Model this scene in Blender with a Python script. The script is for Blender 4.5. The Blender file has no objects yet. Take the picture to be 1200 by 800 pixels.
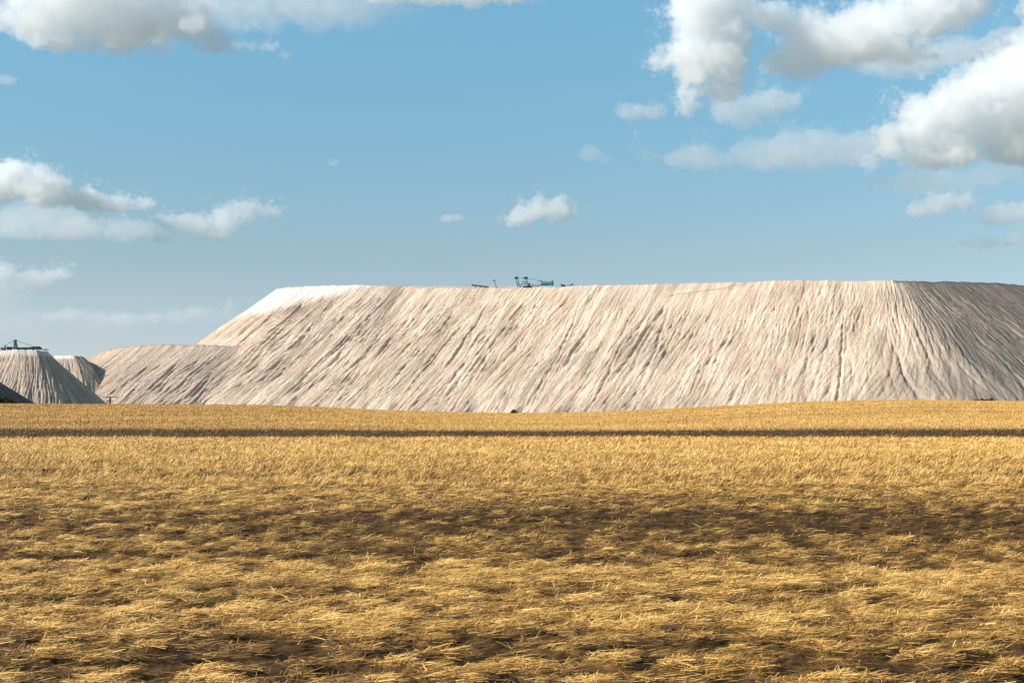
import bpy, bmesh, math, random
import numpy as np
from mathutils import Vector

sc = bpy.context.scene
R = math.radians

# ------------------------------------------------------------------ camera
cam = bpy.data.cameras.new('camera')
cam_o = bpy.data.objects.new('camera', cam)
sc.collection.objects.link(cam_o)
cam_o.location = (0, 0, 3.0)
cam_o.rotation_euler = (R(90), 0, 0)
cam.lens = 50
cam.sensor_width = 36
cam.shift_y = 0.065
cam.clip_start = 0.1
cam.clip_end = 80000
sc.camera = cam_o

# ------------------------------------------------------------------ sky and sun
SUN_EL, SUN_AZ = R(31), R(-106)           # azimuth clockwise from +Y: behind the left shoulder
world = bpy.data.worlds.new("World")
sc.world = world
world.use_nodes = True
nt = world.node_tree
sky = nt.nodes.new('ShaderNodeTexSky')
sky.sky_type = 'NISHITA'
sky.sun_disc = False
sky.sun_elevation = SUN_EL
sky.sun_rotation = SUN_AZ
sky.air_density = 1.0
sky.dust_density = 0.35
sky.ozone_density = 1.6
tcw = nt.nodes.new('ShaderNodeTexCoord')
mpw = nt.nodes.new('ShaderNodeMapping')
mpw.inputs['Location'].default_value = (0, 0, 0.045)
nt.links.new(tcw.outputs['Generated'], mpw.inputs['Vector'])
nt.links.new(mpw.outputs[0], sky.inputs['Vector'])
tint = nt.nodes.new('ShaderNodeMix')
tint.data_type = 'RGBA'
tint.blend_type = 'MULTIPLY'
tint.inputs[0].default_value = 1.0
sepw = nt.nodes.new('ShaderNodeSeparateXYZ')
nt.links.new(tcw.outputs['Generated'], sepw.inputs[0])
ramp = nt.nodes.new('ShaderNodeValToRGB')       # the teal cast of the air, paler and warmer towards the horizon
nt.links.new(sepw.outputs['Z'], ramp.inputs[0])
el = ramp.color_ramp.elements
el[0].position = 0.0; el[0].color = (.84, .70, .76, 1)
el[1].position = 0.27; el[1].color = (.76, 1.06, .98, 1)
for p_, c_ in ((.10, (.74, .725, .65, 1)), (.19, (.69, .905, .83, 1))):
    e_ = el.new(p_); e_.color = c_
nt.links.new(ramp.outputs[0], tint.inputs[7])
nt.links.new(sky.outputs[0], tint.inputs[6])
bg = nt.nodes['Background']
nt.links.new(tint.outputs[2], bg.inputs[0])
bg.inputs[1].default_value = 0.136

sun = bpy.data.lights.new('sun', 'SUN')
sun.energy = 4.9
sun.angle = R(0.5)
sun.color = (1.0, 0.93, 0.83)
sun_o = bpy.data.objects.new('sun', sun)
sc.collection.objects.link(sun_o)
_d = Vector((math.sin(SUN_AZ) * math.cos(SUN_EL), math.cos(SUN_AZ) * math.cos(SUN_EL), math.sin(SUN_EL)))
sun_o.rotation_euler = _d.to_track_quat('Z', 'Y').to_euler()

sc.view_settings.view_transform = 'Standard'
sc.view_settings.look = 'None'
sc.view_settings.gamma = 1
sc.view_settings.use_curve_mapping = False
sc.view_settings.exposure = 0.35
sc.cycles.use_denoising = True
sc.cycles.max_bounces = 24
sc.cycles.diffuse_bounces = 3
sc.cycles.glossy_bounces = 2
sc.cycles.volume_bounces = 20
sc.cycles.volume_step_rate = 1.5
sc.cycles.sample_clamp_indirect = 6

# ------------------------------------------------------------------ helpers
F = 1200 * 50 / 36                        # focal length in photo pixels
HY = 478.0


def at(px, py, Y):
    """point in the world at distance Y that a direction measured in the photo points to"""
    return Vector(((px - 600) / F * Y, Y, 3 + (HY - py) / F * Y))


def tag(o, label=None, cat=None, group=None, kind=None):
    if label: o['label'] = label
    if cat: o['category'] = cat
    if group: o['group'] = group
    if kind: o['kind'] = kind
    return o


def link(o, parent=None):
    sc.collection.objects.link(o)
    if parent is not None: o.parent = parent
    return o


def empty(name, loc, rz=0):
    o = bpy.data.objects.new(name, None)
    o.empty_display_size = 2
    o.location = loc
    o.rotation_euler = (0, 0, rz)
    return link(o)


def np_mesh(name, verts, quads, mat, smooth=True, uv=None, col=None):
    """verts (n,3), quads (m,4)"""
    me = bpy.data.meshes.new(name)
    n, m = len(verts), len(quads)
    me.vertices.add(n)
    me.vertices.foreach_set('co', np.ascontiguousarray(verts, dtype=np.float32).ravel())
    me.loops.add(m * 4)
    me.loops.foreach_set('vertex_index', np.ascontiguousarray(quads, dtype=np.int32).ravel())
    me.polygons.add(m)
    me.polygons.foreach_set('loop_start', np.arange(0, m * 4, 4, dtype=np.int32))
    me.polygons.foreach_set('use_smooth', np.full(m, smooth))
    me.update(calc_edges=True)
    if uv is not None:
        for nm, a in uv.items():
            at_ = me.attributes.new(nm, 'FLOAT_VECTOR', 'POINT')
            at_.data.foreach_set('vector', np.ascontiguousarray(a, dtype=np.float32).ravel())
    if col is not None:
        for nm, a in col.items():
            at_ = me.attributes.new(nm, 'FLOAT', 'POINT')
            at_.data.foreach_set('value', np.ascontiguousarray(a, dtype=np.float32).ravel())
    me.materials.append(mat)
    o = bpy.data.objects.new(name, me)
    return link(o)


def grid_quads(nr, nc):
    i = np.arange(nr - 1)[:, None] * nc + np.arange(nc - 1)[None, :]
    i = i.ravel()
    return np.stack([i, i + 1, i + nc + 1, i + nc], 1)


_rs = np.random.RandomState(7)
_perm = _rs.permutation(4096)
_ang = _rs.rand(4096) * 2 * np.pi
_gx, _gy = np.cos(_ang), np.sin(_ang)


def perlin(x, y, seed=0):
    xi = np.floor(x).astype(np.int64); yi = np.floor(y).astype(np.int64)
    xf = x - xi; yf = y - yi

    def g(ix, iy, fx, fy):
        h = _perm[(_perm[(ix + seed * 131) & 4095] + iy) & 4095]
        return _gx[h] * fx + _gy[h] * fy
    u = xf * xf * xf * (xf * (xf * 6 - 15) + 10)
    v = yf * yf * yf * (yf * (yf * 6 - 15) + 10)
    a = g(xi, yi, xf, yf); b = g(xi + 1, yi, xf - 1, yf)
    c = g(xi, yi + 1, xf, yf - 1); d = g(xi + 1, yi + 1, xf - 1, yf - 1)
    return 1.5 * ((a + (b - a) * u) + ((c + (d - c) * u) - (a + (b - a) * u)) * v)


def fbm(x, y, seed=0, oct=4, rough=.5):
    t = 0; a = 1; s = 0
    for k in range(oct):
        t = t + a * perlin(x * 2 ** k + 17.3 * k, y * 2 ** k - 9.1 * k, seed + k)
        s += a; a *= rough
    return t / s


def sstep(a, b, x):
    t = np.clip((x - a) / (b - a), 0, 1)
    return t * t * (3 - 2 * t)


class NT:
    """small node-tree writer"""
    def __init__(s, name):
        s.m = bpy.data.materials.new(name); s.m.use_nodes = True
        s.t = s.m.node_tree; s.N = s.t.nodes; s.L = s.t.links
        s.b = s.N['Principled BSDF']

    def n(s, kind, **kw):
        x = s.N.new(kind)
        for k, v in kw.items():
            setattr(x, k, v)
        return x

    def set(s, node, **kw):
        for k, v in kw.items():
            node.inputs[k.replace('_', ' ')].default_value = v
        return node

    def link(s, a, b): s.L.new(a, b)

    def noise(s, vec, scale, detail=4, rough=.5, dist=0):
        x = s.n('ShaderNodeTexNoise')
        s.set(x, Scale=scale, Detail=detail, Roughness=rough, Distortion=dist)
        if vec is not None: s.link(vec, x.inputs['Vector'])
        return x.outputs['Fac']

    def mapping(s, vec, scale=(1, 1, 1), loc=(0, 0, 0)):
        x = s.n('ShaderNodeMapping')
        x.inputs['Scale'].default_value = scale; x.inputs['Location'].default_value = loc
        s.link(vec, x.inputs['Vector']); return x.outputs[0]

    def rng(s, val, a, b, c=0, d=1, smooth=True):
        x = s.n('ShaderNodeMapRange')
        if smooth: x.interpolation_type = 'SMOOTHSTEP'
        s.link(val, x.inputs['Value'])
        x.inputs['From Min'].default_value = a; x.inputs['From Max'].default_value = b
        x.inputs['To Min'].default_value = c; x.inputs['To Max'].default_value = d
        return x.outputs[0]

    def mix(s, fac, a, b, mode='MIX'):
        x = s.n('ShaderNodeMix', data_type='RGBA', blend_type=mode)
        if isinstance(fac, (int, float)): x.inputs[0].default_value = fac
        else: s.link(fac, x.inputs[0])
        for q, sock in ((a, 6), (b, 7)):
            if isinstance(q, tuple): x.inputs[sock].default_value = (*q, 1)
            else: s.link(q, x.inputs[sock])
        return x.outputs[2]

    def math(s, op, a, b=None):
        x = s.n('ShaderNodeMath', operation=op)
        for q, k in ((a, 0), (b, 1)):
            if q is None: continue
            if isinstance(q, (int, float)): x.inputs[k].default_value = q
            else: s.link(q, x.inputs[k])
        return x.outputs[0]

    def attr(s, name, out='Fac'):
        x = s.n('ShaderNodeAttribute'); x.attribute_name = name
        return x.outputs[out]


def simple_mat(name, col, rough=.6, metal=0, var=.25, scale=.6):
    t = NT(name)
    tc = t.n('ShaderNodeTexCoord')
    f = t.noise(tc.outputs['Object'], scale, 5, .6)
    c = t.mix(t.rng(f, .35, .7), tuple(x * (1 - var) for x in col), tuple(min(1, x * (1 + var)) for x in col))
    t.link(c, t.b.inputs['Base Color'])
    t.set(t.b, Roughness=rough, Metallic=metal)
    return t.m


# ------------------------------------------------------------------ ground
CREST = 620.0
_cx = np.array([-900, -300, 0, 110, 300, 380, 450, 540, 620, 700, 780, 850, 950, 1060, 1200, 1500, 2200])
_cy = np.array([473, 473, 474, 474.5, 475.5, 478, 481.5, 484, 485, 483.5, 480, 476.5, 471.8, 470, 471.5, 474, 476])


def ground_z(X, Y):
    X = np.asarray(X, float); Y = np.asarray(Y, float)
    ys = np.maximum(Y, 60)
    px = 600 + F * X / ys
    yp = np.interp(px, _cx, _cy)
    zc = 3 + (HY - yp) / F * CREST
    r = np.clip((Y - 175) / (CREST - 175), 0, 1)
    up = zc * (1 - (1 - r) ** 1.8)
    down = np.clip((Y - CREST) / 260, 0, 1)
    down = down * down * (3 - 2 * down)
    z = np.where(Y > CREST, zc * (1 - down) - 4 * down, up)
    z = np.where(Y < 175, 0, z)
    # broad undulation of the harvested field and small clods
    z = z + 0.10 * fbm(X / 22, Y / 12, 3, 3) * sstep(8, 30, np.abs(Y) + np.abs(X) * .3) * (1 - sstep(150, 180, Y))
    return z


def tufts(X, Y):
    return fbm(X / .75, Y / .6, 33, 4, .62)


def relief(X, Y):
    """clods and straw heaps of the near field"""
    k = (1 - sstep(70, 140, Y)) * (Y > 5)
    return k * (.06 * fbm(X / 1.5, Y / 1.0, 41, 3, .55) + .035 * fbm(X / .16, Y / .16, 45, 2) + .20 * tufts(X, Y) - .03)


def straw_amount(X, Y):
    """how much loose straw covers the soil (swaths run along X)"""
    px = 600 + F * X / np.maximum(Y, 8)
    wob = 3.0 * fbm(X / 30, Y / 25, 11, 3)
    Yw = Y + wob * np.clip(Y / 40, .3, 1)
    n = fbm(X / 7, Y / 2.6, 21, 4, .6)
    n2 = fbm(X / 2.2, Y / .8, 31, 3, .6)
    a = .53 + .26 * n + .35 * n2 + 2.0 * tufts(X, Y) + .42 * fbm(X / 16, Y / 1.5, 35, 3, .6)
    k = sstep(150, 900, px)                                  # the bare band widens to the right
    a -= (.36 + .26 * k) * np.exp(-((Yw - 37 - 1.5 * k) / (4.2 + 3.5 * k)) ** 2)
    a -= .42 * np.exp(-((Yw - 29.3) / 1.0) ** 2) * (1 - .5 * k)
    a -= .35 * np.exp(-((Yw - 17.0) / 1.0) ** 2)
    a += .35 * np.exp(-((Yw - 25) / 2.2) ** 2)
    a += .25 * np.exp(-((Yw - 20) / 1.0) ** 2)
    a -= .22 * np.exp(-((Yw - 65) / 8) ** 2) * (1 - .4 * k)
    a += .25 * sstep(75, 110, Yw)
    a *= 1 - sstep(139, 146, Y + 9 * fbm(X / 5, Y / 6, 71, 4, .6)) * (.88 - .9 * np.clip(fbm(X / 4, Y / 9, 73, 4, .6), 0, .6))
    return np.clip(a, 0.04, 1.3)


t = NT('dry_field_soil')
geo = t.n('ShaderNodeNewGeometry')
P = geo.outputs['Position']
sp = t.n('ShaderNodeSeparateXYZ'); t.link(P, sp.inputs[0])
soil = t.mix(t.rng(t.noise(t.mapping(P, (.7, 2.2, 1)), 1.2, 6, .65), .35, .65), (.035, .018, .007), (.13, .068, .022))
chaff = t.mix(t.rng(t.noise(t.mapping(P, (1.6, 4, 1)), 2.2, 6, .7), .4, .62), (.14, .080, .025), (.40, .24, .07))
amt = t.attr('straw')
base = t.mix(t.rng(amt, .25, 1.1), soil, chaff)
far = t.mix(t.rng(t.noise(t.mapping(P, (.02, .09, 1)), 1.0, 5, .6), .3, .7), (.40, .245, .075), (.56, .37, .14))
dull = t.mix(t.rng(t.noise(P, .002, 4, .6), .4, .6), (.11, .12, .075), (.20, .17, .10))
ln_ = t.n('ShaderNodeVectorMath', operation='LENGTH'); t.link(P, ln_.inputs[0])
far = t.mix(t.rng(ln_.outputs['Value'], 900, 1500), far, dull)
t.link(t.mix(t.rng(sp.outputs['Y'], 184, 196), base, far), t.b.inputs['Base Color'])
t.set(t.b, Roughness=.95)
t.b.inputs['Specular IOR Level'].default_value = .1
bp = t.n('ShaderNodeBump'); t.set(bp, Strength=.9, Distance=.12)
t.link(t.noise(t.mapping(P, (1, 1.6, 1)), 3.0, 7, .7), bp.inputs['Height'])
t.link(bp.outputs[0], t.b.inputs['Normal'])
m_soil = t.m

rr = np.concatenate([np.geomspace(3, 13, 12, endpoint=False), np.geomspace(13, 60, 420, endpoint=False),
                     np.geomspace(60, 1000, 260, endpoint=False), np.geomspace(1000, 30000, 40)])
aa = np.concatenate([np.linspace(-180, -32, 30, endpoint=False), np.linspace(-32, 32, 640, endpoint=False), np.linspace(32, 180, 31)])
RR, AA = np.meshgrid(rr, np.radians(aa), indexing='ij')
GX, GY = RR * np.sin(AA), RR * np.cos(AA)
GZ = ground_z(GX, GY)
st = straw_amount(GX, GY)
GZ = GZ + relief(GX, GY)
cr_ = np.stack([GX.ravel(), GY.ravel(), GZ.ravel()], 1)
# close the middle with one extra ring drawn to a point under the camera
V = np.concatenate([cr_, [[0, 0, 0]]])
nc = len(aa)
Q = grid_quads(len(rr), nc)[:, ::-1]
ci = len(V) - 1
j = np.arange(0, nc - 1, 2); j = j[j + 2 <= nc - 1]
Qc = np.stack([np.full(len(j), ci), j, j + 1, j + 2], 1)[:, ::-1]
ground = np_mesh('ground', V, np.concatenate([Q, Qc]), m_soil, True, None, {'straw': np.concatenate([st.ravel(), [1]])})
tag(ground, kind='structure')


# ------------------------------------------------------------------ spoil hills
def heap_mat(name, dark, light, grey, grey_pos=None, grey_amt=0., white=False):
    t = NT(name)
    g = t.attr('flow', 'Vector')                # metres along the slope, metres down the slope
    geo = t.n('ShaderNodeNewGeometry'); P = geo.outputs['Position']
    n1 = t.noise(t.mapping(g, (.16, .014, 1)), 1, 6, .62, .3)
    n2 = t.noise(t.mapping(g, (.55, .05, 1), (40, 3, 0)), 1, 5, .65, .5)
    n3 = t.noise(P, .02, 4, .6)
    n4 = t.noise(P, .9, 6, .7)
    c = t.mix(t.rng(n1, .36, .64), dark, light)
    c = t.mix(t.math('MULTIPLY', t.rng(n2, .5, .68), .45), c, tuple(x * .72 for x in dark))
    c = t.mix(t.math('MULTIPLY', t.rng(n3, .4, .7), .35), c, grey)
    c = t.mix(t.math('MULTIPLY', t.rng(n4, .45, .75), .22), c, tuple(x * .6 for x in grey))
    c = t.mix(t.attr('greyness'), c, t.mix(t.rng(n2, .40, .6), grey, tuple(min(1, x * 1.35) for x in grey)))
    c = t.mix(t.attr('white'), c, (.86, .80, .72))
    t.link(c, t.b.inputs['Base Color'])
    t.set(t.b, Roughness=.9)
    bp = t.n('ShaderNodeBump'); t.set(bp, Strength=1.0, Distance=1.6)
    h = t.math('ADD', t.noise(t.mapping(g, (.5, .09, 1)), 1, 6, .62, .6), t.math('MULTIPLY', n4, .6))
    t.link(h, bp.inputs['Height'])
    t.link(bp.outputs[0], t.b.inputs['Normal'])
    return t.m


def hill(name, ctrl, mat, seed, slope=36.0, du=.55, dv=.9, amp=1.0, floor=-7, grey=None, white=None, shear=0.15, extra=None, rimrough=.8, smooth_zone=None):
    """ctrl: (photo x, photo y of the rim, distance, fall direction in degrees: 0 to the camera, + to the right).
    The slope falls from the rim at the angle of repose; the rim closes over a flat top behind."""
    c = np.array(ctrl, float)
    nfront = len(c)
    a0, a1 = c[0, 3] + 360, c[-1, 3]
    dmax = c[:, 2].max() + 90
    bk = [(c[-1, 0], c[-1, 1] + 1, (c[-1, 2] + dmax) / 2, a1 + (a0 - a1) * .2), (c[-1, 0] * .8 + c[0, 0] * .2, c[-1, 1] + 1, dmax, a1 + (a0 - a1) * .42),
          (c[-1, 0] * .2 + c[0, 0] * .8, c[0, 1] + 1, dmax, a1 + (a0 - a1) * .6), (c[0, 0], c[0, 1] + 1, (c[0, 2] + dmax) / 2, a1 + (a0 - a1) * .8), (c[0, 0], c[0, 1], c[0, 2], a0)]
    c = np.concatenate([c, np.array(bk)])
    tt = np.arange(len(c))
    fine = np.linspace(0, len(c) - 1, 4000)
    def smooth_interp(col, k=160):
        y = np.interp(fine, tt, col)
        ker = np.hanning(k); ker /= ker.sum()
        yp = np.concatenate([2 * y[0] - y[1:k + 1][::-1], y, 2 * y[-1] - y[-k - 1:-1][::-1]])
        return np.convolve(yp, ker, 'same')[k:-k]
    px, py, D = np.interp(fine, tt, c[:, 0]), np.interp(fine, tt, c[:, 1]), smooth_interp(c[:, 2])
    fa = np.radians(smooth_interp(c[:, 3], 500))
    X = (px - 600) / F * D; Z = 3 + (HY - py) / F * D
    fx, fy = np.sin(fa), -np.cos(fa)
    mid = np.stack([X + fx * 60, D + fy * 60], 1)
    s = np.concatenate([[0], np.cumsum(np.hypot(*np.diff(mid, axis=0).T))])
    s_front = np.interp(nfront - 1, fine, s)
    u = np.concatenate([np.arange(0, s_front, du), np.arange(s_front, s[-1], 4.0)[1:], [s[-1]]])   # coarse behind, where nothing shows
    nu = len(u)
    X, D, Z, fa = (np.interp(u, s, q) for q in (X, D, Z, fa))
    pxu = np.interp(u, s, px)
    fx, fy = np.sin(fa), -np.cos(fa)
    tn = math.tan(R(slope))
    Lmax = (Z.max() - floor) / math.sin(R(slope)) * 1.04
    v = np.arange(0, Lmax, dv)
    U, Vv = np.meshgrid(u, v)                     # rows go down the slope
    # ragged rim: little slumps and piles along the tip
    Zr = Z + rimrough * (fbm(u / 9, u * 0 + .3, seed + 5, 4, .6) * 1.1 - .5 * np.clip(perlin(u / 23, u * 0 + 7.7, seed + 9), 0, 1) ** 2 * 3)
    run = Vv * math.cos(R(slope)); drop = Vv * math.sin(R(slope))
    H = (Z - floor)[None, :]
    rel = np.clip(drop / H, 0, 1.05)
    run = run * (1 + .06 * rel ** 2)              # slightly concave foot
    bx, by = X[None, :] + fx[None, :] * run, D[None, :] + fy[None, :] * run
    bz = Zr[None, :] - drop + (Z - Zr)[None, :] * sstep(0, 14, Vv)
    # gullies, drawn in slope coordinates with a slow sideways wander
    lean = np.interp(pxu, [280, 340, 820, 1010, 1060, 1200], [.08, .13, .12, .08, 0, -.12])[None, :] if shear is None else shear
    Us = U + lean * Vv
    w = 4.0 * perlin(Us / 70, Vv / 130, seed + 1) + 1.0 * perlin(Us / 14, Vv / 50, seed + 2)
    Uw = Us + w
    def crease(x, y, s_, c_=.4):
        """0 in the crease of a gully, 1 on the rib between two gullies"""
        return (np.minimum(np.abs(perlin(x, y, s_)), c_) / c_) ** .62
    m1 = sstep(-.3, .4, fbm(Us / 45, Vv / 110, seed + 3, 3))
    m2 = sstep(-.25, .35, fbm(Us / 20 + 9, Vv / 80, seed + 4, 3))
    m3 = sstep(-.25, .35, fbm(Us / 12 + 5, Vv / 50, seed + 7, 3))
    d = 1.35 * (.1 + .9 * m1) * crease(Uw / 19, Vv / 210, seed + 10, .22) \
        + 1.4 * (.04 + .96 * m2) * crease((Uw + .13 * Vv) / 9.0, Vv / 150, seed + 11, .28) \
        + 1.1 * (.10 + .90 * m3) * crease((Uw - .08 * Vv) / 4.6, Vv / 70, seed + 12, .35) \
        + .62 * crease((Uw + .18 * Vv) / 2.3, Vv / 26, seed + 13, .5) \
        + .34 * fbm(Us / 2.0, Vv / 3.0, seed + 14, 3, .6)
    d += 1.8 * fbm(Us / 40, Vv / 60, seed + 15, 3)
    d -= 1.35 * (.1 + .9 * m1) + 1.4 * (.04 + .96 * m2) + 1.1 * (.10 + .90 * m3)      # gullies cut in, ribs stay
    # single long rills that run on through the finer pattern
    rg = np.random.RandomState(seed)
    for _ in range(int(s_front / 7)):
        u0, v0, ln_ = rg.uniform(-25, s_front + 10), rg.uniform(2, 85), rg.uniform(60, 150)
        cu = u0 + rg.uniform(-.06, .14) * v + 1.6 * perlin(v / 26, v * 0 + u0, seed + 20) + .5 * perlin(v / 7, v * 0 + u0, seed + 21)
        f_ = (v - v0) / ln_
        env = sstep(0, .12, f_) * (1 - sstep(.75, 1, f_)) * rg.uniform(.35, .95) * (1 if rg.rand() < .75 else 1.35)
        wd_ = rg.uniform(.5, .95) * (1 + .6 * np.clip(f_, 0, 1))
        q = (Us - cu[:, None]) / wd_[:, None]
        d = d - env[:, None] * (np.exp(-q * q) - .35 * np.exp(-((np.abs(q) - 2.2) / .9) ** 2))
    fade = sstep(0, 9, Vv) * (.4 + .6 * sstep(0, 40, Vv + 18 * perlin(Us / 22, Vv * 0, seed + 16)))
    if smooth_zone is not None:
        fade = fade * (1 - smooth_zone(pxu[None, :] + 0 * U, Vv, U))
    d = d * fade * amp
    if extra is not None: d = d + extra(pxu[None, :] + 0 * U, Vv, U)
    nz = math.cos(R(slope)); nh = math.sin(R(slope))
    bx = bx + fx[None, :] * nh * d; by = by + fy[None, :] * nh * d; bz = bz + nz * d
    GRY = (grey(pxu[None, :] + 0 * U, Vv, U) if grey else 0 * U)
    WHT = (white(pxu[None, :] + 0 * U, Vv, U) if white else 0 * U)
    # rows behind the rim: flat top, back slope
    zt = Zr - .6
    cx_, cy_, cz_ = X.mean(), D.mean(), Z.min() - 3
    rows = [(cx_ + 0 * X, cy_ + 0 * X, cz_ + 0 * X)]
    rows += [(X + (cx_ - X) * q, D + (cy_ - D) * q, (Zr - .7) * (1 - q) + cz_ * q) for q in (.66, .33, .08)]
    tx = np.stack([r_[0] for r_ in rows]); ty = np.stack([r_[1] for r_ in rows]); tz = np.stack([r_[2] for r_ in rows])
    VX, VY, VZ = (np.concatenate([a, b]) for a, b in ((tx, bx), (ty, by), (tz, bz)))
    k = len(rows)
    pad = lambda A: np.concatenate([np.repeat(A[:1], k, 0), A])
    vv = np.concatenate([np.array([[-200.], [-120.], [-60.], [-4.]]) + 0 * X[None, :], Vv])
    flow = np.stack([pad(Us).ravel(), vv.ravel(), 0 * vv.ravel()], 1)
    o = np_mesh(name, np.stack([VX.ravel(), VY.ravel(), VZ.ravel()], 1), grid_quads(len(VX), nu)[:, ::-1], mat, True,
                {'flow': flow}, {'greyness': pad(GRY).ravel(), 'white': pad(WHT).ravel()})
    return tag(o, kind='structure')


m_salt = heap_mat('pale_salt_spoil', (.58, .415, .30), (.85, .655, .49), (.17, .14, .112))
m_salt2 = heap_mat('dusty_salt_spoil', (.48, .34, .245), (.74, .55, .41), (.33, .275, .225))
m_salt3 = heap_mat('brownish_salt_spoil', (.46, .33, .24), (.73, .555, .42), (.38, .295, .23))
m_dark = heap_mat('dark_spoil', (.13, .095, .075), (.21, .16, .13), (.15, .12, .10))

main_ctrl = [(420, 334, 1330, -165), (370, 335, 1310, -130), (335, 337, 1280, -100), (324, 339, 1255, -75), (330, 339, 1235, -46), (350, 337, 1222, -30),
             (410, 334.5, 1207, -24), (455, 334.5, 1197, -22), (476, 336, 1190, -20), (500, 337.5, 1180, -22), (560, 337.5, 1162, -22), (620, 337, 1142, -21), (700, 334, 1118, -20),
             (760, 333, 1100, -22), (850, 331, 1078, -21), (930, 328, 1052, -20), (1000, 329, 1032, -15), (1045, 329, 1020, -6), (1062, 329, 1018, 8), (1085, 329.5, 1026, 30), (1120, 330, 1048, 41),
             (1165, 331, 1078, 46), (1187, 332.5, 1094, 47), (1215, 337, 1115, 48), (1300, 343, 1150, 48), (1420, 350, 1230, 50)]


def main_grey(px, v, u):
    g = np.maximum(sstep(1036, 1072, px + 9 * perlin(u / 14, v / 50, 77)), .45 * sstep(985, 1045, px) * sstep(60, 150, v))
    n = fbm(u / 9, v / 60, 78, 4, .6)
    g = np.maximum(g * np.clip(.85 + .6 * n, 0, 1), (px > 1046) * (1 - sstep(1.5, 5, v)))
    # darker seams under the notch and small outcrops at the foot
    seam = np.exp(-((px - 466 + .0 * v) / 9) ** 2) * (1 - sstep(20, 60, v)) * .55
    foot = sstep(150, 172, v) * sstep(.15, .4, fbm(u / 16, v / 30, 79, 3)) * .8
    c = np.interp(px, [790, 793, 827, 855, 875, 880], [19, 17, 12.5, 8, 1, -3])
    line = sstep(788, 800, px) * (1 - sstep(872, 878, px)) * np.exp(-((v - c) / 1.3) ** 2)
    return np.clip(g + seam + foot + line, 0, 1)


def main_white(px, v, u):
    edge = 42 - .42 * np.maximum(px - 335, 0) + 16 * fbm(u / 9, v * 0, 81, 4, .65) + 5 * fbm(u / 3, v / 9, 82, 3)
    return (.75 + .4 * fbm(u / 7, v / 40, 83, 4)) * (1 - sstep(edge - 9, edge + 5, v)) * sstep(250, 300, px + 600 * 0) * (px < 460)


def main_smooth(px, v, u):
    a = main_white(px, v, u) * .8
    b = (1 - sstep(30, 44, v + 10 * perlin(u / 30, v * 0, 84))) * sstep(740, 780, px) * (1 - sstep(880, 930, px)) * .75
    return np.clip(np.maximum(a, b), 0, 1)


def main_track(px, v, u):
    """a vehicle track cut across the smooth top"""
    c = np.interp(px, [790, 793, 827, 855, 875, 880], [19, 17, 12.5, 8, 1, -3])
    on = sstep(788, 800, px) * (1 - sstep(872, 878, px))
    return on * (-3.0 * np.exp(-((v - c) / 1.1) ** 2) + 1.4 * np.exp(-((v - c - 2.4) / 1.3) ** 2))


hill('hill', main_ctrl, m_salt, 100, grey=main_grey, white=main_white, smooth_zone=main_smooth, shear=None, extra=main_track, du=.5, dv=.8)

mid_ctrl = [(60, 432, 1330, -130), (112, 420, 1290, -100), (114, 415, 1250, -70), (124, 410, 1215, -46), (142, 406.5, 1188, -32), (165, 404.5, 1174, -20), (200, 403, 1164, -14), (235, 404, 1159, -11),
            (285, 405.5, 1157, -9), (345, 406.5, 1162, -8)]
hill('hill.001', mid_ctrl, m_salt3, 200, shear=.30, du=.5, dv=.8, rimrough=1.3, grey=lambda px, v, u: np.clip(.3 * sstep(150, 250, px) + .9 * (1 - sstep(1, 3.5, v)) + .25 * fbm(u / 12, v / 60, 203, 3), 0, 1))

back_ctrl = [(20, 416, 1180, -10), (55, 416.5, 1160, 8), (70, 417, 1150, 20), (86, 416.5, 1146, 36), (96, 417.5, 1152, 55), (99, 419, 1180, 85), (99, 420, 1200, 110)]
hill('hill.002', back_ctrl, m_salt2, 300, slope=43, du=.6, dv=.9, white=lambda px, v, u: ((px > 64) & (px < 86)) * (1 - sstep(1, 5, v)), grey=lambda px, v, u: .35 + 0 * v)

left_ctrl = [(-260, 408, 960, -30), (-150, 408, 930, -22), (-60, 409, 910, -12), (0, 410, 900, 4), (25, 410, 900, 20), (42, 410, 903, 34), (52, 411, 910, 46), (56, 412, 925, 60), (56, 413, 950, 85), (40, 413, 985, 120)]
hill('hill.003', left_ctrl, m_salt2, 400, slope=42, amp=.8, du=.4, dv=.7, grey=lambda px, v, u: np.clip(.1 + .6 * fbm(u / 12, v / 50, 401, 3), 0, .7), white=lambda px, v, u: .7 * (1 - sstep(2, 7, v + 4 * perlin(u / 4, v * 0, 402))))

near_ctrl = [(-420, 440, 720, -20), (-200, 436, 700, 0), (-60, 436, 690, 20), (-24, 437, 690, 45), (-14, 438.5, 700, 60), (-14, 439, 720, 90)]
hill('hill.004', near_ctrl, m_dark, 500, slope=33, du=.6, dv=.8, amp=.6, floor=-3)


# ------------------------------------------------------------------ straw and crop
def straw_mat(name, cols, trans=.0):
    t = NT(name)
    r = t.n('ShaderNodeValToRGB'); t.link(t.attr('tone'), r.inputs[0])
    cr = r.color_ramp
    cr.elements[0].position = cols[0][0]; cr.elements[0].color = (*cols[0][1], 1)
    cr.elements[1].position = cols[-1][0]; cr.elements[1].color = (*cols[-1][1], 1)
    for p_, c_ in cols[1:-1]:
        e = cr.elements.new(p_); e.color = (*c_, 1)
    t.link(r.outputs[0], t.b.inputs['Base Color'])
    t.set(t.b, Roughness=.55)
    t.b.inputs['Specular IOR Level'].default_value = .35
    return t.m


m_straw = straw_mat('dry_straw', [(0, (.045, .020, .006)), (.3, (.22, .102, .022)), (.62, (.58, .295, .060)), (1, (1.0, .635, .20))])
m_crop = straw_mat('ripe_barley', [(0, (.15, .075, .02)), (.4, (.50, .275, .068)), (1, (.80, .49, .15))])


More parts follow.
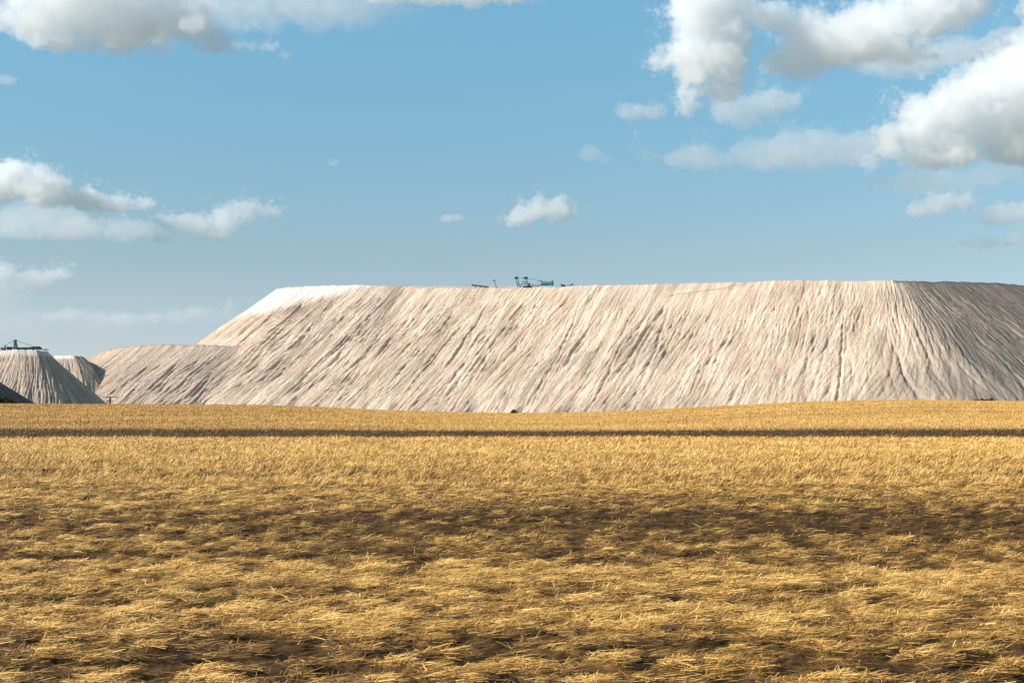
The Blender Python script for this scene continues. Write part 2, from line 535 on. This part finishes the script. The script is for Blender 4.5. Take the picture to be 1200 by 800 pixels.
def blades(name, X, Y, Z, length, width, az, el, tone, mat, seg=2, bend=.25, seed=0):
    rng = np.random.RandomState(seed)
    n = len(X)
    d = np.stack([np.cos(az) * np.cos(el), np.sin(az) * np.cos(el), np.sin(el)], 1)
    up = np.tile([0, 0, 1.], (n, 1)) + rng.normal(0, .45, (n, 3)) + np.array([0, -.5, 0])
    side = np.cross(d, up); side /= np.linalg.norm(side, axis=1, keepdims=True) + 1e-9
    base = np.stack([X, Y, Z], 1)
    droop = rng.normal(0, 1, n) * bend
    pts = []
    for k in range(seg + 1):
        f = k / seg
        c = base + d * (length * f)[:, None]
        c[:, 2] += droop * length * (f * (1 - f)) * 1.2
        wv = width * (1 - .45 * f)
        pts.append(c - side * wv[:, None] / 2); pts.append(c + side * wv[:, None] / 2)
    V = np.stack(pts, 1).reshape(-1, 3)
    b = np.arange(n)[:, None] * (2 * (seg + 1))
    Q = np.concatenate([np.stack([b[:, 0] + 2 * k, b[:, 0] + 2 * k + 1, b[:, 0] + 2 * k + 3, b[:, 0] + 2 * k + 2], 1) for k in range(seg)])
    return np_mesh(name, V, Q, mat, False, None, {'tone': np.repeat(tone, 2 * (seg + 1))})


def scatter(n, y0, y1, seed, p=1.0, spread=.40):
    """points thinning out with distance, over a wedge wider than the view"""
    rng = np.random.RandomState(seed)
    r = rng.rand(n)
    Y = y0 * (y1 / y0) ** (r ** p)
    X = (rng.rand(n) * 2 - 1) * (Y * spread + 4)
    return X, Y, rng


# loose straw and stubble of the near field
X, Y, rng = scatter(1100000, 12.5, 60, 1, 1.0, .47)
a = straw_amount(X, Y)
keep = rng.rand(len(X)) < sstep(.33, .95, a) * .90 + .07
X, Y, a = X[keep], Y[keep], a[keep]
n = len(X)
lay = rng.rand(n) < np.interp(Y, [14, 35, 60], [.88, .82, .7])
comb = perlin(X / 1.3, Y / .7, 51) * .30 + perlin(X / .4, Y / .25, 52) * .20      # neighbouring straws lie the same way
az = np.where(rng.rand(n) < .78, .10 + comb + rng.normal(0, .30, n), rng.rand(n) * 2 * np.pi)
el = np.where(lay, rng.normal(.08, .10, n), rng.normal(.85, .3, n))
sc_ = np.maximum(1, Y / 30)
ln = rng.uniform(.06, .24, n) * np.where(lay, 1.15, .5) * sc_ ** .6
wd = rng.uniform(.005, .013, n) * sc_
patch = fbm(X / 1.6, Y / .8, 61, 4, .6)
tone = np.clip(rng.normal(.35, .20, n) + .55 * patch + .6 * (a - .65) + .35 * (rng.rand(n) < .05), 0, 1)
z = ground_z(X, Y) + relief(X, Y) + rng.rand(n) * (.02 + .05 * np.clip(a, 0, 1))
stub = blades('straw', X, Y, z, ln, wd, az, el, tone, m_straw, 1, .0, 3)
tag(stub, 'golden loose straw and stubble lying over dark soil in the foreground', 'straw', kind='stuff')

X, Y, rng = scatter(600000, 55, 176, 2, .95, .46)
a = straw_amount(X, Y)
keep = rng.rand(len(X)) < np.clip(sstep(.05, 1.0, a) * .9 + .05, 0, 1) * np.where(Y > 146, .5, 1)
X, Y, a = X[keep], Y[keep], a[keep]
n = len(X)
az = rng.normal(.1, .5, n) + np.where(rng.rand(n) < .2, np.pi, 0)
el = np.where(rng.rand(n) < .5, rng.normal(.25, .2, n), rng.normal(.85, .3, n))
sc_ = Y / 50
ln = rng.uniform(.12, .30, n) * sc_ ** .2
wd = rng.uniform(.010, .020, n) * sc_
patch = fbm(X / 5, Y / 3, 62, 5, .65)
tone = np.clip(rng.normal(.63, .16, n) + .5 * patch + .36 * (a - .8) - .3 * (Y > 144), 0, 1)
z = ground_z(X, Y) + relief(X, Y) + rng.rand(n) * .05
stub2 = blades('stubble', X, Y, z, ln, wd, az, el, tone, m_straw, 1, .0, 4)
tag(stub2, 'pale cut stubble standing in the middle of the field', 'stubble', kind='stuff')

# the standing barley behind the dark strip
def furrow(X, Y):
    """tramlines that wander over the rise on the right"""
    px = 600 + F * X / Y
    f = 0
    for (o, k) in ((255, .10), (300, .12), (352, .15), (430, .18)):
        yl = o + k * (px - 900) * 1.0 + 6 * perlin(px / 90, px * 0 + o, 91)
        f = np.maximum(f, np.exp(-((Y - yl) / (o * .012)) ** 2) * sstep(640, 860, px))
    return f


X, Y, rng = scatter(360000, 178, 640, 5, 1.0, .44)
f = furrow(X, Y)
keep = (rng.rand(len(X)) > f * .75) & ((Y > 181 + 9 * fbm(X / 16, X * 0 + 2, 72, 5, .65)) | (rng.rand(len(X)) < .1))
X, Y, f = X[keep], Y[keep], f[keep]
n = len(X)
az = rng.normal(0, .7, n); el = rng.normal(1.2, .25, n)
ln = rng.uniform(.18, .30, n) * (1 + (Y - 178) / 400)
wd = rng.uniform(.035, .08, n) * (Y / 190)
tone = np.clip(rng.normal(.55, .13, n) + .3 * fbm(X / 40, Y / 25, 63, 4) + .15 * fbm(X / 6, Y / 4, 64, 2) - .5 * f - .7 * (1 - sstep(179, 190, Y)) * rng.rand(n) ** .5 - .2 * (1 - sstep(150, 650, 600 + F * X / Y)), 0, 1)
crop = blades('barley_crop', X, Y, ground_z(X, Y) + .0, ln, wd, az, el, tone, m_crop, 1, .1, 6)
tag(crop, 'ripe golden barley standing behind the dark strip up to the rise', 'barley', kind='stuff')


# ------------------------------------------------------------------ mesh builder for machines
class MB:
    def __init__(s): s.bm = bmesh.new()

    def box(s, c, size, rot=None):
        r = bmesh.ops.create_cube(s.bm, size=1)
        for v in r['verts']:
            p = Vector((v.co.x * size[0], v.co.y * size[1], v.co.z * size[2]))
            if rot is not None: p = rot @ p
            v.co = p + Vector(c)
        return s

    def bar(s, a, b, w, h=None):
        a, b = Vector(a), Vector(b)
        d = b - a
        q = d.to_track_quat('X', 'Z').to_matrix()
        return s.box((a + b) / 2, (d.length, w, h or w), q)

    def tube(s, a, b, r1, r2=None, seg=12):
        a, b = Vector(a), Vector(b); d = b - a
        r = bmesh.ops.create_cone(s.bm, cap_ends=True, segments=seg, radius1=r1, radius2=r1 if r2 is None else r2, depth=d.length)
        q = d.to_track_quat('Z', 'Y').to_matrix()
        for v in r['verts']: v.co = q @ v.co + (a + b) / 2
        return s

    def truss(s, a, b, w, h, n, t=.25):
        """box lattice girder from a to b"""
        a, b = Vector(a), Vector(b); d = (b - a)
        sx = Vector((0, w / 2, 0)); up = Vector((0, 0, h / 2))
        cs = [sx + up, -sx + up, sx - up, -sx - up]
        for c in cs: s.bar(a + c, b + c, t)
        for k in range(n):
            p, q = a + d * k / n, a + d * (k + 1) / n
            for sgn in (1, -1):
                y = sx * sgn
                s.bar(p + y - up, q + y + up, t * .7) if k % 2 else s.bar(p + y + up, q + y - up, t * .7)
                s.bar(q + y - up, q + y + up, t * .7)
            s.bar(q + sx + up, q - sx + up, t * .7)
        return s

    def build(s, name, mat, parent=None):
        bmesh.ops.bevel(s.bm, geom=[e for e in s.bm.edges], offset=.02, segments=1, affect='EDGES') if False else None
        me = bpy.data.meshes.new(name); s.bm.to_mesh(me); s.bm.free(); me.materials.append(mat)
        return link(bpy.data.objects.new(name, me), parent)


m_teal = simple_mat('weathered_teal_paint', (.04, .17, .215), .5, .1)
m_blue = simple_mat('faded_blue_paint', (.08, .30, .43), .5, .1)
m_dsteel = simple_mat('dark_steel', (.03, .045, .055), .6, .4)
m_pale = simple_mat('pale_sheet_metal', (.50, .58, .58), .45, .1)
m_wood = simple_mat('tarred_wood', (.022, .014, .010), .85)
m_ins = simple_mat('brown_ceramic', (.08, .04, .03), .3)
m_rubber = simple_mat('black_rubber', (.02, .02, .02), .8)

# big stacker on the main heap: origin on the heap top, 1 px of the photo = about .68 m there
DY = 1152.0
K = DY / F
o = at(622, 337.2, DY)
root = empty('conveyor_stacker', o)
tag(root, 'blue stacker with two portal masts and a thick round boom on the big hill', 'stacker', 'machines on the spoil hills')
g = lambda x, z, y=0: ((x - 622) * K, y, (337.2 - z) * K)          # photo pixel to metres from the origin
mb = MB()
for y in (-2.5, 2.5):
    mb.bar(g(604.5, 326, y * .4), g(607, 337.4, y), .5).bar(g(606.5, 326, y * .4), g(609.5, 337.4, y), .5)
mb.bar(g(604.6, 330.5, 1), g(608.3, 330.5, 1), .3).bar(g(605.6, 334, -1.6), g(608.9, 334, -1.6), .3).bar(g(605, 330, -1), g(609, 336, -1.8), .25)
mast = mb.build('mast', m_teal, root)
MB().box(g(605.2, 325.8), (2.9, 2.6, 1.4)).box(g(605.2, 324.5), (1.2, 1.2, .6)).build('mast_head', m_dsteel, root)
mb = MB()
for y in (-2.5, 2.5):
    mb.bar(g(615, 326, y * .4), g(613.4, 337.4, y), .55).bar(g(617, 326, y * .4), g(618.6, 337.4, y), .55)
mb.bar(g(614.6, 330, 1), g(617.4, 330, 1), .3).bar(g(613.9, 334, 1.8), g(618, 334, 1.8), .3).bar(g(614.8, 330, -1), g(618, 334, -1.7), .25).bar(g(617.4, 330, 1), g(613.9, 334, 1.7), .25)
mb.build('mast', m_teal, root)
MB().box(g(615.9, 325.8), (3.4, 2.6, 1.5)).box(g(616.6, 324.6), (1.4, 1.2, .5)).build('mast_head', m_dsteel, root)
MB().truss(g(609, 337), g(614.4, 328.5), 1.0, .9, 7, .22).build('brace', m_teal, root)
MB().box(g(618, 336.4), (7.5, 5.4, 1.2)).box(g(620, 334), (1.3, 2.4, 2.4)).box(g(620.2, 331.9), (.9, 1.8, .8)).build('chassis', m_dsteel, root)
for k in range(3):
    for y in (-2.6, 2.6):
        MB().tube(g(614.5 + k * 3.4, 337.0, y - .35), g(614.5 + k * 3.4, 337.0, y + .35), .75).build('wheel', m_rubber, root)
MB().truss(g(621.5, 334.4), g(634, 333.6), 2.2, 1.2, 10, .3).box(g(627, 333.2), (8.5, 2.6, 1.0)).build('conveyor_gallery', m_pale, root)
MB().bar(g(621, 335.6), g(634, 334.6), 1.2, .35).build('belt', m_rubber, root)
bo = MB().tube(g(634, 331.8), g(647.6, 331.6), 1.15, 1.55, 20).build('discharge_boom', m_blue, root)
MB().tube(g(646.2, 331.6), g(648.6, 331.6), 1.95, 1.95, 20).build('drum', m_teal, bo)
MB().bar(g(630.5, 329.2), g(636, 329.9), .9, .5).bar(g(636, 329.9), g(645, 330), 1.2, .35).bar(g(631, 334.0), g(645, 333.9), 1.6, .7).build('walkway', m_teal, bo)
for y in (-.7, .7):
    MB().tube(g(617, 325.8, y), g(636, 329.0, y), .07, seg=6).build('stay_cable', m_teal, root)
    MB().tube(g(605.2, 325.4, y), g(615.9, 325.2, y), .06, seg=6).build('stay_cable', m_teal, root)

# lattice conveyor lying on the rim to the left, and the tilted loader arm
DY2 = 1166.0; K2 = DY2 / F
o = at(563, 337.6, DY2)
root = empty('belt_conveyor', o)
tag(root, 'low grey belt conveyor lying along the rim, leftmost machine on the big hill', 'conveyor', 'machines on the spoil hills')
g2 = lambda x, z, y=0: ((x - 563) * K2, y, (337.6 - z) * K2)
MB().truss(g2(553.5, 334.0), g2(572.5, 336.4), 1.4, .9, 14, .28).build('lattice_frame', m_dsteel, root)
MB().bar(g2(553.2, 333.3), g2(572, 335.7), 1.0, .25).build('belt', m_rubber, root)
for x in (557, 563, 569):
    MB().bar(g2(x, 335.2), g2(x - .6, 337.9), .3).bar(g2(x, 335.2), g2(x + .6, 337.9), .3).build('leg', m_dsteel, root)
MB().tube(g2(553.4, 333.9, -.9), g2(553.4, 333.9, .9), .6).build('head_pulley', m_dsteel, root)

root = empty('discharge_mast', at(581.5, 337.8, DY2))
tag(root, 'short leaning teal lattice mast between the low conveyor and the blue stacker', 'mast', 'machines on the spoil hills')
g3 = lambda x, z, y=0: ((x - 581.5) * K2, y, (337.8 - z) * K2)
MB().truss(g3(582, 337.6), g3(579.4, 328.8), 1.0, .9, 7, .26).build('lattice_frame', m_teal, root)
MB().box(g3(579.2, 328.6), (1.7, 1.5, .8)).build('head', m_dsteel, root)
MB().box(g3(582, 337.4), (2.4, 2.2, .7)).build('foot', m_dsteel, root)

DY4 = 1134.0; K4 = DY4 / F
root = empty('tripper_car', at(664, 335.6, DY4))
tag(root, 'small dark tripper car with two upturned ends, rightmost machine on the big hill', 'tripper car', 'machines on the spoil hills')
g4 = lambda x, z, y=0: ((x - 664) * K4, y, (335.6 - z) * K4)
MB().box(g4(660, 334.4), (3.2, 2.2, 1.0)).bar(g4(657.2, 333), g4(661, 335), 1.4, .8).build('chassis', m_dsteel, root)
MB().bar(g4(661, 334.9), g4(671, 333.9), .8, .3).bar(g4(668, 334.6), g4(671.8, 332.6), 1.3, .8).build('boom', m_dsteel, root)
for x in (658.8, 661.4):
    for y in (-1, 1):
        MB().tube(g4(x, 335.3, y - .2), g4(x, 335.3, y + .2), .45).build('wheel', m_rubber, root)

# stacker on the left heap
DY5 = 905.0; K5 = DY5 / F
root = empty('conveyor_bridge', at(18, 410.2, DY5))
tag(root, 'long dark conveyor bridge with a single central pylon and stay cables on the left hill', 'stacker', 'machines on the spoil hills')
g5 = lambda x, z, y=0: ((x - 18) * K5, y, (410.2 - z) * K5)
mb = MB()
for y in (-1.6, 1.6):
    mb.bar(g5(17.3, 398.8, y * .4), g5(16.2, 409.5, y), .5).bar(g5(18.2, 398.8, y * .4), g5(19.8, 409.5, y), .5)
    for z in (401.5, 404, 406.5): mb.bar(g5(17 - (z - 399) * .08, z, y * .6), g5(18.3 + (z - 399) * .13, z, y * .6), .28)
    mb.bar(g5(17, 401.5, y * .6), g5(18.9, 406.5, y * .8), .25)
mb.build('pylon', m_teal, root)
MB().box(g5(17.9, 398.8), (1.7, 1.9, .8)).build('pylon_head', m_dsteel, root)
MB().truss(g5(1, 408.6), g5(45, 407.8), 2.2, 1.0, 26, .32).box(g5(11, 407.4), (4.5, 2.6, 1.2)).box(g5(7, 406.8), (.9, 1.8, 2.0)).build('lattice_boom', m_dsteel, root)
MB().bar(g5(2, 408.2), g5(55, 409.3), 1.3, .4).build('belt', m_rubber, root)
MB().box(g5(42, 407.3), (4.6, 3.0, 1.6)).bar(g5(44.5, 406.7), g5(48, 408.2), 2.6, 1.2).bar(g5(35.5, 407.6), g5(40.5, 406.6), 2.0, .8).build('counterweight', m_dsteel, root)
MB().box(g5(8.6, 407.0, -1.6), (.45, .4, 2.6)).build('ladder', m_pale, root)
MB().bar(g5(47, 409.0), g5(57, 410.0), 1.0, .45).build('tail_section', m_dsteel, root)
for y in (-.7, .7):
    MB().tube(g5(17.4, 398.8, y), g5(6, 404.2, y), .08, seg=6).build('stay_cable', m_teal, root)
    MB().tube(g5(6, 404.2, y), g5(2.5, 406.4, y), .08, seg=6).build('stay_cable', m_teal, root)
    MB().tube(g5(18.3, 398.8, y), g5(37, 404.6, y), .08, seg=6).build('stay_cable', m_teal, root)
for x in (5, 13, 21, 30, 39):
    for y in (-1, 1):
        MB().bar(g5(x, 409, y), g5(x, 410.6, y), .35).build('support', m_dsteel, root)

# power pole in front of the hills
DP = 640.0; KP = DP / F
pz = float(ground_z((129 - 600) / F * DP, DP))
root = empty('power_pole', ((129 - 600) / F * DP, DP, pz))
tag(root, 'dark wooden power pole with two crossarms in the gap in front of the middle hill', 'power pole')
top = (3 + (HY - 464.6) / F * DP) - pz
MB().tube((0, 0, -.6), (0, 0, top), .42, .34, 12).build('post', m_wood, root)
arm = MB().box((.1, -.35, top - .25), (6.9, .26, .26)).build('crossarm', m_wood, root)
arm2 = MB().box((-.3, -.35, top - 1.9), (4.3, .22, .22)).build('crossarm', m_wood, root)
for k in (-3.2, -1.7, 1.7, 2.8):
    MB().tube((k, -.35, top - .12), (k, -.35, top + .28), .11, .07, 8).build('insulator', m_ins, arm)
for k in (-2.2, 1.5):
    MB().tube((k, -.35, top - 2.01), (k, -.35, top - 2.35), .11, .07, 8).build('insulator', m_ins, arm2)

root = empty('marker_post', ((78.3 - 600) / F * DP, DP, float(ground_z((78.3 - 600) / F * DP, DP))))
tag(root, 'thin weathered post standing before the left hill', 'post')
MB().tube((0, 0, -.4), (0, 0, 2.9), .16, .12, 8).build('shaft', m_wood, root)
MB().tube((0, 0, 2.9), (0, 0, 3.05), .17, .10, 8).build('cap', m_ins, root)

# ------------------------------------------------------------------ shrubs at the foot of the hills
def leaf_mat():
    t = NT('dark_leaves')
    r = t.n('ShaderNodeValToRGB'); t.link(t.attr('tone'), r.inputs[0])
    r.color_ramp.elements[0].color = (.012, .018, .008, 1); r.color_ramp.elements[1].color = (.065, .08, .028, 1)
    t.link(r.outputs[0], t.b.inputs['Base Color']); t.set(t.b, Roughness=.7)
    return t.m


m_leaf = leaf_mat()
m_bark = simple_mat('grey_bark', (.06, .045, .035), .9)


def shrub(name, px, Y, w, h, label, cat, seed, n=1500, trunk=.25, group=None, lobes=7):
    rng = np.random.RandomState(seed)
    x0 = (px - 600) / F * Y; z0 = float(ground_z(x0, Y))
    root = empty(name, (x0, Y, z0)); tag(root, label, cat, group)
    mb = MB()
    mb.tube((0, 0, -.3), (0, 0, h * .45), .05 * h + .03, .03 * h)
    for k in range(6):
        a_ = k * 1.05 + seed; mb.tube((0, 0, h * .12), (math.cos(a_) * w * .3, math.sin(a_) * w * .25, h * rng.uniform(.4, .7)), .025 * h, .01 * h, 6)
    mb.build('trunk', m_bark, root)
    cs = np.stack([rng.uniform(-.38, .38, lobes) * w, rng.uniform(-.3, .3, lobes) * w * .8, rng.uniform(.22, .7, lobes) * h], 1)
    cs[:, 2] *= 1 - .75 * (np.abs(cs[:, 0]) / (w * .5)) ** 1.5
    rad = rng.uniform(.14, .26, lobes) * min(w, h * 1.6)
    i = rng.randint(0, lobes, n)
    dd = rng.normal(0, 1, (n, 3)); dd /= np.linalg.norm(dd, axis=1, keepdims=True)
    p = cs[i] + dd * (rad[i] * rng.uniform(.5, 1.08, n))[:, None]
    p[:, 2] = np.maximum(p[:, 2], .05)
    s_ = rng.uniform(.05, .10, n) * math.sqrt(h * 2.2)
    a1 = rng.normal(0, 1, (n, 3)); a1 /= np.linalg.norm(a1, axis=1, keepdims=True)
    b1 = np.cross(a1, rng.normal(0, 1, (n, 3))); b1 /= np.linalg.norm(b1, axis=1, keepdims=True)
    V = np.stack([p - a1 * s_[:, None], p + b1 * s_[:, None] * .6, p + a1 * s_[:, None], p - b1 * s_[:, None] * .6], 1).reshape(-1, 3)
    Q = np.arange(4 * n).reshape(n, 4)
    o = np_mesh('foliage', V, Q, m_leaf, False, None, {'tone': np.repeat(np.clip(rng.normal(.4, .3, n), 0, 1), 4)})
    o.parent = root
    return root


shrub('shrub', 602, 612, 3.6, 2.0, 'low dark shrub at the foot of the big hill, right under the blue stacker', 'shrub', 1)
shrub('shrub', 606.2, 612, 3.0, 1.1, 'flat dark shrub touching the right side of the shrub under the blue stacker', 'shrub', 2)
shrub('shrub', 614.8, 613, 1.2, .8, 'tiny dark shrub just right of the low shrubs under the blue stacker', 'shrub', 3, 500)
for k, (px, w, h, lb) in enumerate([(1144.5, 2.4, 1.3, 'leftmost dark bush of the short row at the foot of the grey right slope'),
                                    (1150, 3.0, 1.5, 'second dark bush from the left in the row below the grey right slope'),
                                    (1156, 3.0, 1.3, 'third dark bush from the left in the row below the grey right slope'),
                                    (1161.5, 2.6, 1.6, 'rightmost dark bush of the short row at the foot of the grey right slope')]):
    shrub('bush', px, 615, w, h + .5, lb, 'bush', 10 + k, 1000, group='bushes below the grey slope')
for k, (px, w, h, lb) in enumerate([(-3, 5, 4.9, 'dark tree at the left photo edge, tallest of the clump before the dark mound'),
                                    (4, 4.6, 4.8, 'second dark tree from the left edge in the clump before the dark mound'),
                                    (10, 3.6, 3.8, 'third and middling dark tree in the clump before the dark mound'),
                                    (15, 3.2, 2.6, 'lowest dark tree at the right end of the clump before the dark mound')]):
    shrub('tree', px, 625, w, h, lb, 'tree', 20 + k, 2600, group='trees before the dark mound')


# ------------------------------------------------------------------ clouds (volumes lit by the sun)
def cloud_mat(dens, scale, lo, hi, namp, zlo, zmid):
    t = NT('cloud_vapour')
    t.N.remove(t.b)
    out = [x for x in t.N if x.type == 'OUTPUT_MATERIAL'][0]
    v = t.n('ShaderNodeVolumePrincipled')
    v.inputs['Color'].default_value = (.997, .998, 1, 1)
    v.inputs['Anisotropy'].default_value = .3
    v.inputs['Density Attribute'].default_value = ''
    t.link(v.outputs[0], out.inputs['Volume'])
    ge = t.n('ShaderNodeNewGeometry')
    na = t.noise(ge.outputs['Position'], .36 / scale, 3, .5, .4)
    nb = t.noise(ge.outputs['Position'], 1.0 / scale, 5, .66, .2)
    no = t.math('ADD', t.math('MULTIPLY', na, .45), t.math('MULTIPLY', nb, .55))
    sx = t.n('ShaderNodeSeparateXYZ'); t.link(ge.outputs['Position'], sx.inputs[0])
    base = t.rng(sx.outputs['Z'], zlo, zmid, -.55, 0)          # ragged, thinning base
    s1 = t.math('ADD', t.math('ADD', t.math('MULTIPLY', no, namp), t.attr('density')), base)
    t.link(t.rng(s1, .5 * namp + lo, .5 * namp + hi, 0, dens), v.inputs['Density'])
    return t.m


def cloud(blobs, D, seed, dens=.56, puff=1.0, vox=1.6, band=15, lo=.30, hi=.85, namp=5.2, nscale=10, kids=26):
    """blobs: (photo x, photo y, half width, half height) in photo pixels, built at distance D in metres"""
    rng = random.Random(seed); k = D / F
    c = at(sum(b[0] for b in blobs) / len(blobs), sum(b[1] for b in blobs) / len(blobs), D)
    bm = bmesh.new()

    def add(p, rx, ry, rz):
        for v in bmesh.ops.create_icosphere(bm, subdivisions=2, radius=1)['verts']:
            v.co = Vector((v.co.x * rx, v.co.y * ry, v.co.z * rz)) + p
    grow = .45 * band
    for (x, y, rx, ry) in blobs:
        rx, ry = rx + grow, ry + grow
        p = at(x, y, D) - c + Vector((0, rng.uniform(-.4, .4) * rx * k, 0))
        r = min(rx, ry)
        add(p, rx * k, (rx + r) / 2 * k * .85, ry * k)
        for i in range(kids):
            th = rng.uniform(0, 2 * math.pi); u = rng.uniform(-.45, 1); q = math.sqrt(1 - u * u)
            f = rng.uniform(.13, .40) * puff * r * k
            add(p + Vector((q * math.cos(th) * rx * .88 * k, q * math.sin(th) * r * .85 * k, u * ry * .9 * k)), f * 1.1, f, f)
    me = bpy.data.meshes.new('cloud'); bm.to_mesh(me); bm.free()
    o = bpy.data.objects.new('cloud', me); link(o); o.location = c
    rm = o.modifiers.new('union', 'REMESH'); rm.mode = 'VOXEL'; rm.voxel_size = vox * k * 1.4
    g = bpy.data.node_groups.new('cloud_volume', 'GeometryNodeTree')
    g.interface.new_socket('Geometry', in_out='INPUT', socket_type='NodeSocketGeometry')
    g.interface.new_socket('Geometry', in_out='OUTPUT', socket_type='NodeSocketGeometry')
    i_ = g.nodes.new('NodeGroupInput'); o_ = g.nodes.new('NodeGroupOutput')
    mv = g.nodes.new('GeometryNodeMeshToVolume'); mv.resolution_mode = 'VOXEL_SIZE'
    mv.inputs['Voxel Size'].default_value = vox * k; mv.inputs['Interior Band Width'].default_value = band * k; mv.inputs['Density'].default_value = 1
    sm = g.nodes.new('GeometryNodeSetMaterial')
    zs = [v.co.z for v in me.vertices]; z0, z1 = min(zs), max(zs)
    mat = cloud_mat(dens / (k * 9), nscale * k, lo, hi, namp, c.z + z0, c.z + z0 + .45 * (z1 - z0)); sm.inputs['Material'].default_value = mat; me.materials.append(mat)
    g.links.new(i_.outputs[0], mv.inputs[0]); g.links.new(mv.outputs[0], sm.inputs[0]); g.links.new(sm.outputs[0], o_.inputs[0])
    o.modifiers.new('vapour', 'NODES').node_group = g
    return tag(o, kind='stuff')


CL = 6000
cloud([(812, 18, 32, 38), (830, -20, 50, 30), (815, 62, 30, 36), (806, 100, 24, 30), (806, 132, 18, 18), (850, 45, 32, 38), (848, 95, 28, 34), (772, 80, 9, 9), (868, 15, 20, 24), (775, 62, 12, 16)], CL, 1)
cloud([(905, 15, 32, 16), (945, 22, 40, 18), (908, 78, 20, 18), (945, 68, 38, 28), (985, 55, 42, 34), (1030, 35, 46, 36), (1080, 18, 44, 34), (1125, 4, 36, 30), (955, 98, 22, 12), (1060, 62, 38, 16)], CL * 1.03, 2)
cloud([(1225, 90, 60, 50), (1190, 105, 45, 46), (1150, 108, 30, 42), (1112, 118, 26, 28), (1080, 140, 34, 30), (1130, 160, 50, 34), (1045, 172, 34, 26), (1018, 192, 18, 10), (1215, 165, 70, 36), (1195, 72, 22, 20), (1100, 188, 60, 18)], CL * .97, 3)
cloud([(1205, 15, 14, 26), (1230, 10, 30, 34)], CL, 4)
cloud([(596, 261, 14, 9), (614, 252, 18, 15), (630, 243, 14, 17), (650, 247, 18, 17), (670, 250, 11, 8)], CL, 5, kids=12, band=8, vox=1.1, nscale=6, namp=4.5)
cloud([(15, 208, 34, 24), (-20, 215, 40, 26), (55, 222, 34, 24), (92, 232, 28, 16), (132, 239, 26, 12), (168, 240, 15, 10), (118, 258, 16, 12)], CL * 1.1, 6, band=9, nscale=7, kids=14, vox=1.3)
cloud([(200, 264, 22, 12), (228, 264, 30, 15), (262, 258, 28, 17), (288, 246, 20, 14), (315, 249, 20, 10), (195, 280, 22, 10), (250, 278, 30, 9)], CL * 1.12, 7, dens=.35, band=10, nscale=7, vox=1.3)
cloud([(45, 25, 38, 36), (90, 10, 40, 36), (140, 15, 50, 40), (190, 10, 40, 34), (225, 30, 30, 28), (85, 55, 50, 18), (155, 58, 56, 16), (250, 50, 34, 16), (300, 60, 46, 10), (335, 63, 20, 6), (30, 18, 24, 22), (110, -20, 90, 20)], CL * .9, 8, nscale=12, dens=.42)
cloud([(455, -6, 28, 13), (500, -4, 32, 15), (550, -6, 36, 20), (598, -10, 32, 14)], CL, 9, band=9, nscale=7, vox=1.3, dens=.4)
cloud([(524, 257, 10, 7), (534, 256, 10, 5.5)], CL, 10, dens=.5, band=5, nscale=4, vox=.9, namp=3)
cloud([(1078, 249, 18, 11), (1098, 241, 22, 13), (1124, 238, 18, 11)], CL * 1.15, 11, dens=.5, band=8, nscale=6, vox=1.2)
cloud([(1170, 252, 26, 14), (1200, 250, 26, 16), (1160, 284, 40, 9), (1200, 282, 30, 9)], CL * 1.15, 12, dens=.35, band=8, nscale=7, vox=1.2)
cloud([(0, 322, 26, 13), (36, 330, 24, 15), (62, 322, 24, 9), (20, 340, 26, 8)], CL * 1.4, 13, dens=.32, band=8, nscale=7, vox=1.3)
cloud([(62, 372, 14, 8), (85, 370, 20, 10), (115, 374, 18, 8), (152, 376, 20, 12), (180, 373, 13, 10), (207, 372, 16, 10), (230, 365, 18, 8), (268, 358, 7, 9)], CL * 1.6, 14, dens=.26, band=7, nscale=6, vox=1.3, namp=4)
cloud([(765, 183, 26, 10), (820, 188, 50, 18), (890, 185, 50, 22), (950, 178, 60, 30), (1010, 180, 44, 28)], CL * 1.3, 15, dens=.14, band=14, nscale=14, vox=2.0, kids=10)
cloud([(742, 131, 22, 11), (770, 128, 18, 12), (860, 130, 34, 20), (905, 122, 38, 16), (880, 145, 40, 10)], CL * 1.2, 16, dens=.24, band=9, nscale=9, vox=1.5, kids=10)
cloud([(692, 180, 16, 12), (708, 187, 12, 7)], CL, 17, dens=.16, band=7, nscale=6, vox=1.2, kids=6, namp=3)
cloud([(391, 191, 8, 6)], CL, 18, dens=.22, band=4, nscale=4, vox=.8, kids=6, namp=2.5)
cloud([(6, 94, 16, 8)], CL, 19, dens=.2, band=5, nscale=5, vox=1, kids=6, namp=2.5)
cloud([(1060, 74, 60, 18), (1130, 60, 60, 18), (1180, 50, 40, 16)], CL * 1.2, 20, dens=.22, band=10, nscale=10, vox=1.6, kids=8)
cloud([(300, 15, 90, 40), (380, 0, 70, 40), (440, -10, 40, 24)], CL * 1.2, 21, dens=.09, band=18, nscale=22, vox=2.6, kids=6)
cloud([(30, 258, 80, 26), (120, 270, 70, 18)], CL * 1.3, 22, dens=.10, band=12, nscale=14, vox=2.2, kids=6)
cloud([(1100, 210, 90, 18), (1190, 205, 60, 20)], CL * 1.3, 23, dens=.08, band=14, nscale=16, vox=2.2, kids=6)
cloud([(60, 380, 120, 22), (220, 372, 80, 14), (-20, 340, 60, 30)], CL * 1.9, 24, dens=.035, band=14, nscale=20, vox=2.4, kids=6, namp=4)
